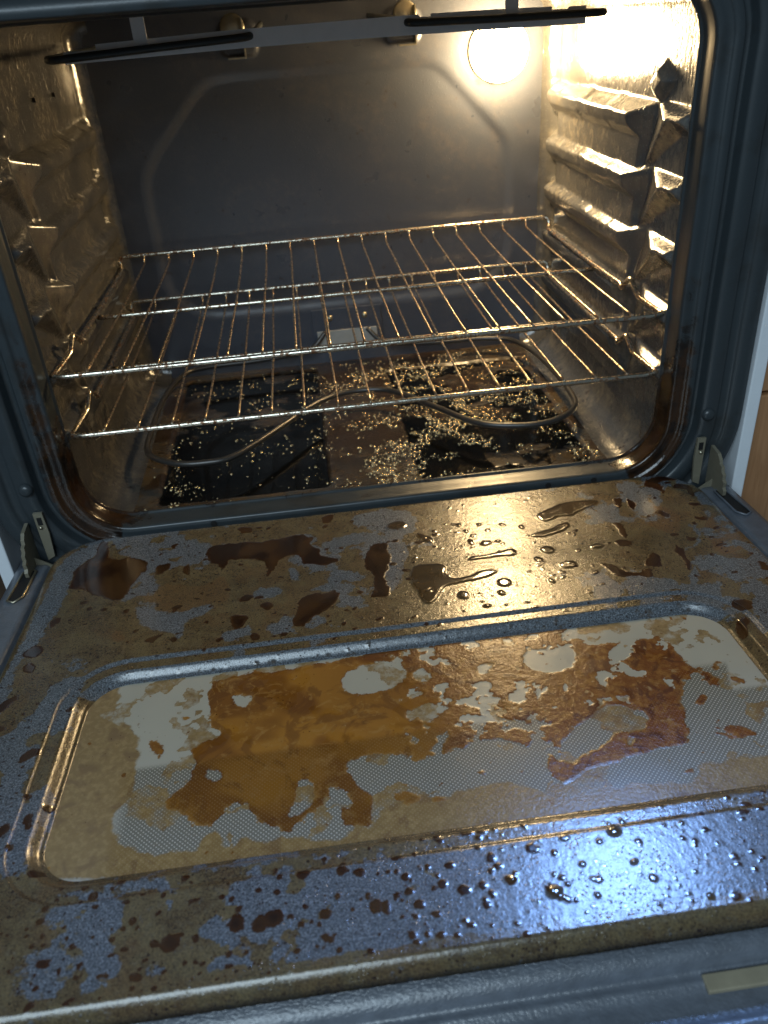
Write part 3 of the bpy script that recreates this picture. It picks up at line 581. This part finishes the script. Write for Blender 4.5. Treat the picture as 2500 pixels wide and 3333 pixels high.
# --- bake element above the floor
bake = empty('bake_element', (0, .2, ZF), oven)
bp = [(-.030,.425,-.128),(-.060,.415,-.150),(-.13,.408,-.155),(-.21,.402,-.155),(-.244,.379,-.155),(-.262,.300,-.155),(-.266,.200,-.155),(-.262,.135,-.155),(-.229,.101,-.155),(-.190,.093,-.155),(-.155,.104,-.155),(-.100,.171,-.155),(-.065,.218,-.155),(-.030,.247,-.155),(.004,.255,-.155),(.038,.248,-.155),(.065,.220,-.155),(.096,.175,-.155),(.135,.120,-.155),(.179,.100,-.155),(.222,.101,-.155),(.258,.128,-.155),(.270,.175,-.155),(.268,.290,-.155),(.250,.375,-.155),(.21,.402,-.155),(.13,.408,-.155),(.060,.415,-.150),(.032,.425,-.128)]
MB().tube(smooth_path(bp, 9), .0036, 12).build('heating_rod', M['element'], bake, True)
b_ = MB(); b_.box((-.049, .4265, -.150), (.055, .4285, -.094), .0008); b_.build('terminal_plate', M['back'], bake)
MB().box((-.043, .424, -.1485), (.047, .4262, -.1265), .0006).build('terminal_label', M['ceramic'], bake)
for x_ in (-.022, .030):
    MB().lathe([(.0001, -.003), (.003, -.0028), (.0045, 0)], (x_, .4262, -.108), 'Y', 12).build('screw', M['zinc'], bake, True)

# ---------------------------------------------------------------- THE DOOR (a part of the oven, its pieces are sub-parts)
door = empty('door', (0, -.03, -.20), oven)
T = .0535; ZD = -.1703
def dz(y): return ZD - T*(y + .05)
GX, GY0, GY1, GR_ = .2555, -.4352, -.2545, .030
gyc, ghy = (GY0+GY1)/2, (GY1-GY0)/2
PX, PY0, PY1 = .3315, -.520, -.0295
pyc, phy = (PY0+PY1)/2, (PY1-PY0)/2
st = .00088
xs = np.arange(-PX-.0075, PX+.0076, st); ys = np.arange(PY0-.011, PY1+.0065, st)
Xg, Yg = np.meshgrid(xs, ys)
sdg = rrect_sd(Xg, Yg-gyc, GX, ghy, GR_)
# plate: panel corners are rounder at the oven side
r_out = np.where(Yg > pyc, .045, .022)
sdo = rrect_sd(Xg, Yg-pyc, PX, phy, r_out)
h = np.zeros_like(Xg)
h += -.0018*sm(sdg, .0225, .0190) - .0068*sm(sdg, .0105, .0010) - .0015*sm(sdg, .0008, -.0012)
t_ = np.clip((sdo+.004)/.0105, 0, 1.0); h += -.0125*(1-np.sqrt(np.clip(1-t_**2, 0, 1)))
fr_ = np.clip((PY0+.004 - Yg)/.0140, 0, 1); h += -.0150*fr_**1.6
h += .0006*(fbm(Xg, Yg, 7, 2, 71)-.5) + .045*np.clip(Yg+.165, 0, 1)**2/(2*.09)
# --- grime masks, in door metres
wX = Xg + .0110*(fbm(Xg, Yg, 75, 5, 41)-.5); wY = Yg + .0110*(fbm(Xg, Yg, 75, 5, 42)-.5)
sy = union_sdf(wX, wY, SYR); amb = union_sdf(wX, wY, AMB); gry = union_sdf(Xg + .008*(fbm(Xg, Yg, 110, 4, 43)-.5), Yg + .008*(fbm(Xg, Yg, 110, 4, 44)-.5), GRY)
wX2 = Xg + .0022*(fbm(Xg, Yg, 120, 3, 45)-.5); wY2 = Yg + .0022*(fbm(Xg, Yg, 120, 3, 46)-.5)
cl = union_sdf(wX2, wY2, CLR)
def spot(field, cx_, cy_, rx, ry, X_, Y_, rot=0.0):
    m_ = .004 + max(rx, ry)
    i0, i1 = np.searchsorted(ys, cy_-m_), np.searchsorted(ys, cy_+m_); j0, j1 = np.searchsorted(xs, cx_-m_), np.searchsorted(xs, cx_+m_)
    if i1 <= i0 or j1 <= j0: return
    dx = X_[i0:i1, j0:j1]-cx_; dy = Y_[i0:i1, j0:j1]-cy_
    c_, s_ = math.cos(rot), math.sin(rot)
    u = dx*c_+dy*s_; v = -dx*s_+dy*c_
    d = (1-np.hypot(u/rx, v/ry))*min(rx, ry)
    field[i0:i1, j0:j1] = np.maximum(field[i0:i1, j0:j1], d)
for a_, b_, c_, d_ in SPT: spot(sy, a_*1e-4, b_*1e-4, c_*1e-4, d_*1e-4, wX2, wY2)
for a_, b_, c_, d_ in DRP: spot(cl, a_*1e-4, b_*1e-4, c_*1e-4, d_*1e-4, wX2, wY2, .2)
dome = np.zeros_like(Xg)
def scatter(field, n, box, rmin, rmax, el=1.0, rej=None):
    for _ in range(n):
        cx_ = random.uniform(box[0], box[1]); cy_ = random.uniform(box[2], box[3])
        if -GX < cx_ < GX and GY0 < cy_ < GY1: continue
        if rej and rej(cx_, cy_): continue
        r = rmin*(rmax/rmin)**(random.random()**2.2)
        spot(field, cx_, cy_, r*random.uniform(.8, 1.25*el), r*random.uniform(.75, 1.1), wX2, wY2, random.uniform(-.5, .9))
scatter(sy, 620, (-.30, .33, -.516, -.442), .0006, .0027)                       # spots on the front strip
scatter(sy, 420, (-.30, .33, -.240, -.040), .0006, .0034, 1.5)
scatter(sy, 60, (-.325, -.262, -.50, -.25), .0007, .0035)
scatter(cl, 240, (-.06, .24, -.225, -.045), .0006, .0022, 1.5)                 # clear beads by the oven
scatter(cl, 420, (.00, .32, -.516, -.446), .0004, .0013)
scatter(cl, 120, (-.24, .25, -.2545, -.247), .0006, .0020, 1.6)
# film: a dried tan layer nearly everywhere, washed off in patches
nl = fbm(Xg, Yg, 16, 5, 51); nm = fbm(Xg, Yg, 55, 4, 52)
film = .84 - .62*sm(nl, .47, .60)*sm(nm, .40, .56)
film += .25*sm(Xg, -.25, -.32)*0
front = sm(Yg, -.440, -.452)
ff = .86 - .80*sm(Xg + .16*(nl-.5), -.240, -.17)*sm(fbm(Xg, Yg, 44, 5, 54) + .36*sm(Xg, -.16, .04), .40, .54)
ff = np.where(Yg > -.4575, np.maximum(ff, .75*sm(nm, .35, .5)), ff)
ff = np.maximum(ff, .9*sm(Yg + .006*(nm-.5), -.508, -.513))
film = film*(1-front) + ff*front
leftb = sm(Xg, -.258, -.266)*sm(Yg, -.20, -.26)
film = film*(1-leftb) + leftb*(.95 - .8*sm(fbm(Xg, Yg, 28, 4, 55), .50, .57))
film = np.where(gry > -.001, np.minimum(film, np.maximum(.5 - gry*160, .17)), film)
film = np.where((sdg > .0185) & (sdg < .0228) & (Yg > -.30), film*.18, film)
film = np.where((sdg < .0100) & (Yg > -.27), film*.25, film)
film = np.clip(film, 0, 1)
film = np.where(Yg < -.5185, .75, film)
rusty = np.clip(.7*sm(amb, -.001, .0015) + .30*sm(fbm(Xg, Yg, 40, 4, 57), .56, .66), 0, .8)*sm(film, .3, .7)
syc = np.clip(sy, -.01, .01); clc = np.clip(cl, -.01, .01)
h += .00028*sm(syc, -.0003, .0010) + .0007*(np.clip(clc, 0, .003)/.003)**.7*(sm(clc, 0, .0008))
h += .00012*(fbm(Xg, Yg, 300, 2, 58)-.5)*(1-sm(np.maximum(syc, clc), -.0003, .0003))
V = np.stack([Xg, Yg, dz(Yg) + h], -1).reshape(-1, 3)
keep = (sdg > -.006)[:-1, :-1] & (sdo < .0075)[:-1, :-1]
obj('inner_panel', V, grid_faces(*Xg.shape, keep=keep), M['panel'], door,
    attrs={'film': film, 'syrup': syc, 'clear': clc, 'rusty': rusty})

# --- window glass
xs = np.arange(-GX-.0015, GX+.0016, .001); ys = np.arange(GY0-.0015, GY1+.0016, .001); Xg, Yg = np.meshgrid(xs, ys)
sdw = rrect_sd(Xg, Yg-gyc, GX+.0012, ghy+.0012, GR_)
wX = Xg + .0095*(fbm(Xg, Yg, 75, 5, 61)-.5); wY = Yg + .0095*(fbm(Xg, Yg, 75, 5, 62)-.5)
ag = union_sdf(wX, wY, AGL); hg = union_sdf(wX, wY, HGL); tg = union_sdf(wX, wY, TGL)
ag = np.minimum(np.clip(ag, -.01, .01), np.clip(-hg, -.01, .01))
for _ in range(150):
    a_ = random.uniform(-GX, GX); b_ = random.uniform(GY0, GY1); r = .0005 + .0016*random.random()**3
    i0, i1 = np.searchsorted(ys, b_-.004), np.searchsorted(ys, b_+.004); j0, j1 = np.searchsorted(xs, a_-.004), np.searchsorted(xs, a_+.004)
    d_ = r-np.hypot(wX[i0:i1, j0:j1]-a_, wY[i0:i1, j0:j1]-b_); ag[i0:i1, j0:j1] = np.maximum(ag[i0:i1, j0:j1], d_)
# scattered clear patches eaten out of the rusty side
e_ = fbm(Xg, Yg, 70, 5, 66); holes = sm(e_, .595, .62)*sm(Xg, -.03, .03)
ag = np.where(e_ > .59, np.minimum(ag, ag*0 + .0022 - (e_-.60)*.11*sm(Xg, -.03, .03)), ag)
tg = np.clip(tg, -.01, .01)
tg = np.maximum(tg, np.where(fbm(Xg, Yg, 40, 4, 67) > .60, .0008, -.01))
# printed dot screen: the front part and a slanting band at the right
dots = sm(Xg, -.222, -.205)*np.clip(sm(Yg, -.345, -.352) + sm(np.abs(Xg-.205-(Yg+.35)*.35), .022, .018)*sm(Yg, -.315, -.325), 0, 1)
rust = sm(Xg + .05*(fbm(Xg, Yg, 20, 3, 63)-.5) + .25*(Yg+.33)*0, -.02, .03)
fx = Xg + .05*(fbm(Xg, Yg, 14, 3, 64)-.5)
flow = np.clip(.7*sm(fbm(fx*.9 + .02*fbm(Xg, Yg, 30, 3, 73), Yg*1.5 + Xg*.5 + .03*fbm(Xg, Yg, 22, 3, 72), 20, 3, 65), .42, .70) + .5*sm(Xg, -.12, .0)*sm(Yg, -.36, -.30), 0, 1)
hgx = .00022*sm(ag, -.0003, .0012) + .00030*(fbm(Xg, Yg, 130, 4, 68)-.5)*rust*sm(ag, 0, .001) + .0002*(fbm(Xg, Yg, 40, 2, 69)-.5)
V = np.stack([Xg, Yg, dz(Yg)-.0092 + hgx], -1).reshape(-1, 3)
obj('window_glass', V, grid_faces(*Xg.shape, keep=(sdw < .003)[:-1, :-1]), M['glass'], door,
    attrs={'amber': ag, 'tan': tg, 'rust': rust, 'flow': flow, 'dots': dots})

# --- outer door shell: rim round the panel and stepped front edge
hx = [(0, -.022), (.3385, -.022), (.3415, -.020), (.3445, -.0125), (.3475, -.0105), (.358, -.0100), (.371, -.0102), (.3765, -.0120), (.3795, -.0165), (.3805, -.0240), (.3805, -.055)]
hy = [(-.036, -.055), (-.036, -.016), (-.040, -.0102), (-.10, -.0100), (-.5330, -.0100+.012), (-.5335, -.0340)]
XS = sorted(set([-a for a, _ in hx] + [a for a, _ in hx] + list(np.linspace(-.37, .37, 75))))
YS = [-.0362, -.0375, -.041] + list(np.linspace(-.05, -.5250, 60)) + [-.5290, -.5315, -.5335, -.5360, -.5385, -.5410, -.5450, -.5500, -.5545, -.5575, -.5605, -.5640, -.5680, -.5730, -.5770, -.585, -.595, -.605, -.615, -.620, -.6215]
fy = [(-.0362, -.040), (-.0375, -.016), (-.041, -.0), (-.5250, 0), (-.5290, -.004), (-.5315, -.030), (-.5335, -.0325), (-.5360, -.0312), (-.5385, -.0318), (-.5410, -.0345), (-.5545, -.0350), (-.5575, -.0325), (-.5605, -.0315), (-.5640, -.0325), (-.5680, -.037), (-.5730, -.0425), (-.605, -.0440), (-.615, -.047), (-.620, -.055), (-.6215, -.075)]
XS = np.array(XS); YS = np.array(YS)
hxv = np.interp(np.abs(XS), [a for a, _ in hx], [b for _, b in hx])
fya = np.array(fy)[::-1]; fyv = np.interp(YS, fya[:, 0], fya[:, 1])
Xg, Yg = np.meshgrid(XS, YS)
sideh = np.broadcast_to(hxv, Xg.shape); frh = np.broadcast_to(fyv[:, None], Xg.shape)
edge_only = np.where(np.abs(Xg) > .3715, sideh, 0)
Hh = np.where(frh < -.0039, np.minimum(frh, np.minimum(edge_only, sideh*0 + frh)), np.minimum(sideh, frh))
Hh = np.where((frh < -.0039) & (np.abs(Xg) > .3715), np.minimum(frh, sideh), Hh)
obj('door_shell', np.stack([Xg, Yg, dz(Yg)+Hh+.0003*(fbm(Xg, Yg, 40, 3, 77)-.5)], -1).reshape(-1, 3), grid_faces(*Xg.shape, flip=True), M['rim'], door)
MB().box((-.3795, -.60, -.26), (.3795, -.045, -.215)).build('outer_skin', M['white'], door)
# tan label stuck on the front step
MB().box((.118, -.5440, dz(-.54)-.0335), (.30, -.5345, dz(-.54)-.0300), .0008).build('edge_seal', M['rim_tan'], door)
for sx in (-1, 1):
    # slot for the hinge arm with a raised collar
    yy0, yy1 = -.112, -.052
    pts = [(sx*.3535, yy0+.008), (sx*.3600, yy0), (sx*.3670, yy0+.004), (sx*.3655, yy1-.008), (sx*.3600, yy1), (sx*.3530, yy1-.006)]
    ring = [(p[0], p[1], dz(p[1])-.0085) for p in pts]
    if sx < 0: ring = ring[::-1]; 
    MB().tube(ring, .0011, 8, closed=True).build('slot_collar', M['zinc' if sx < 0 else 'rim'], door, True)
    MB().add([(p[0], p[1], p[2]-.0002) for p in ring], [tuple(range(6))]).build('hinge_slot', M['dark'], door)
# --- hinges: slotted catch plate on the frame and a notched lever reaching into the door
for sx in (-1, 1):
    hg_ = empty('hinge', (sx*.35, -.03, -.18), oven)
    X_ = lambda v: sx*v
    b_ = MB(); b_.prism([(X_(.3475), -.126), (X_(.3385), -.126), (X_(.3375), -.150), (X_(.3395), -.178), (X_(.3470), -.182)], 1, -.0345, -.0315); b_.build('catch_plate', M['hinge'], hg_)
    b_ = MB(); b_.box((min(X_(.3405), X_(.3450)), -.0352, -.1395), (max(X_(.3405), X_(.3450)), -.0343, -.1310)); b_.build('catch_slot', M['dark'], hg_)
    MB().lathe([(.0001, -.0022), (.0016, -.0018), (.0022, 0)], (X_(.3435), -.0345, -.1425), 'Y', 12).build('rivet', M['zinc'], hg_, True)
    # lever outline in (y, z)
    lev = [(-.030, -.138), (-.046, -.140), (-.052, -.145), (-.053, -.149), (-.058, -.150), (-.059, -.155), (-.063, -.157), (-.063, -.162), (-.067, -.164), (-.066, -.170), (-.069, -.173), (-.068, -.184), (-.080, -.206), (-.050, -.207), (-.034, -.200), (-.030, -.180)]
    b_ = MB(); b_.prism(lev if sx > 0 else lev[::-1], 0, X_(.3565), X_(.3600)); b_.build('lever', M['hinge'], hg_)
    tri = [(X_(.3565), -.186), (X_(.3370), -.186), (X_(.3400), -.1835), (X_(.3565), -.172)]
    b_ = MB(); b_.prism(tri, 1, -.0440, -.0425); b_.build('web', M['hinge'], hg_)

# ---------------------------------------------------------------- RACKS (loose: each one a thing)
def make_rack(label, z0, x0=0.0):
    root = empty('oven_rack', (x0, 0, z0)); tag(root, label, 'rack', 'chrome wire racks resting in the oven')
    w = .294
    def side(s):
        return [(s*.250, .410, .0125), (s*.301, .410, .0125), (s*.3025, .406, -.001), (s*.296, .390, .0005), (s*w, .200, .0015), (s*w, .101, .0035), (s*(w-.002), .095, .0005),
                (s*(w-.001), .077, .0160), (s*(w-.001), .071, .0160), (s*(w+.001), .056, .0030), (s*(w+.0035), .040, .0015), (s*.3010, .012, -.0005), (s*.3015, .004, 0), (s*.290, 0.0, 0), (s*.25, 0, 0)]
    R_ = side(1); L_ = side(-1)
    loop = R_ + L_[::-1]
    n = len(loop); P = [Vector(p) for p in loop]; out = []
    for i in range(n):
        a = P[i-1]-P[i]; b = P[(i+1) % n]-P[i]; rr = min(.006, a.length*.45, b.length*.45)
        A = P[i]+a.normalized()*rr; B = P[i]+b.normalized()*rr
        for k in range(5):
            t = k/4; out.append(A*(1-t)**2 + P[i]*2*t*(1-t) + B*t*t)
    dense_ = []
    for i in range(len(out)):
        a, b = out[i], out[(i+1) % len(out)]; dense_.append(a); m_ = int((b-a).length/.02)
        for k in range(1, m_+1): dense_.append(a + (b-a)*k/(m_+1))
    MB().tube([p + Vector((x0, 0, z0)) for p in dense_], .0028, 12, closed=True).build('rim', M['rail'], root, True)
    MB().tube([Vector((x0 + t*w, .1903, z0-.0034)) for t in np.linspace(-1, 1, 30)], .0026, 12).build('cross_bar', M['rail'], root, True)
    for i in range(17):
        x = x0 + (i-8)*.0335
        pts = [(x, -.001, z0+.0028), (x, .10, z0+.0012), (x, .20, z0+.0005), (x, .30, z0+.0010), (x, .392, z0+.0025), (x, .403, z0+.0060), (x, .407, z0+.0120)]
        pts = [(a + random.uniform(-.0004, .0004), b, c) for a, b, c in pts]
        MB().tube(smooth_path(pts, 6), .00125, 8, wob=.12).build('wire', M['wire'], root, True)
    return root
make_rack('upper wire oven rack with rusty browned rods, resting above the other rack', 0.0)
make_rack('lower wire oven rack just above the curved heating element', -.0628, .001)

# ---------------------------------------------------------------- grease bubbles on the floor (uncountable)
def foam():
    ico = []; segs, rings = 7, 3
    for i in range(rings+1):
        a = (math.pi/2)*i/rings
        if i == rings: ico.append((0, 0, 1)); break
        for k in range(segs): ico.append((math.cos(a)*math.cos(2*math.pi*k/segs), math.cos(a)*math.sin(2*math.pi*k/segs), math.sin(a)))
    ico = np.array(ico); F_ = []
    for i in range(rings-1):
        for k in range(segs): F_.append((i*segs+k, i*segs+(k+1) % segs, (i+1)*segs+(k+1) % segs, (i+1)*segs+k))
    top = rings*segs
    for k in range(segs): F_.append(((rings-1)*segs+k, (rings-1)*segs+(k+1) % segs, top, top))
    C_ = []
    N = 62000
    X_ = RNG.uniform(-.262, .266, N); Y_ = RNG.uniform(.012, .42, N)
    cl_ = fbm(X_, Y_, 38, 4, 91); big = fbm(X_, Y_, 11, 2, 92)
    w_ = .04 + .07*sm(Y_, .1, .2) + .95*np.exp(-((X_-.02)/.055)**2)*sm(Y_, .01, .04)*sm(Y_, .24, .15) + .85*np.exp(-((X_-.13)/.09)**2)*sm(Y_, .06, .13)*sm(Y_, .36, .25) + .45*sm(Y_, .20, .3)*sm(X_, -.12, 0) \
        + .5*sm(X_, .225, .245)*sm(Y_, .2, .1) + .30*np.exp(-(((X_+.225)/.018)**2)) *sm(Y_, .16, .1)
    w_ *= sm(cl_, .42, .56)
    ok = RNG.rand(N) < w_*.75
    X_, Y_ = X_[ok], Y_[ok]; R_ = .00035 + .0018*RNG.rand(len(X_))**4
    inp = (rrect_sd(X_+.1475, Y_-.232, .0975, .181, .008) < 0) | (rrect_sd(X_-.155, Y_-.212, .102, .167, .010) < 0)
    V = (ico[None]*R_[:, None, None]*np.array([1, 1, .8])) + np.stack([X_, Y_, np.where(inp, ZF-.0036, ZF-.0002)], -1)[:, None, :]
    nv = len(ico); fs = []
    V = V.reshape(-1, 3); base = (np.arange(len(X_))*nv)[:, None]
    q = np.array([f for f in F_ if f[2] != f[3]]); t = np.array([f[:3] for f in F_ if f[2] == f[3]])
    faces = [tuple(r) for r in (base[:, :, None]+q[None]).reshape(-1, 4).tolist()] + [tuple(r) for r in (base[:, :, None]+t[None]).reshape(-1, 3).tolist()]
    o = obj('grease_foam', V, faces, M['foam'], None, True)
    tag(o, 'tiny shiny bubbles of greasy cleaner scattered over the oven floor', 'foam', kind='stuff')
foam()

# ---------------------------------------------------------------- cabinets on both sides
cab = empty('kitchen_cabinet', (.65, .2, -.55)); tag(cab, 'warm brown wooden cabinet right of the oven beside the white edge', 'cabinet')
MB().box((.404, -.018, -.088), (.95, .0, .30), .002).build('drawer_front', M['wood'], cab)
MB().box((.404, -.018, -.55), (.95, .0, -.0925), .002).build('cabinet_door', M['wood'], cab)
MB().box((.404, .001, -.55), (.95, .5, .30)).build('carcass', M['wood_dark'], cab)
cab = empty('kitchen_cabinet', (-.65, .2, -.55)); tag(cab, 'dark brown cabinet left of the oven beyond the white strip', 'cabinet')
MB().box((-.95, -.018, -.55), (-.404, .0, .30), .002).build('cabinet_door', M['wood_dark'], cab)
MB().box((-.95, .001, -.55), (-.404, .5, .30)).build('carcass', M['wood_dark'], cab)
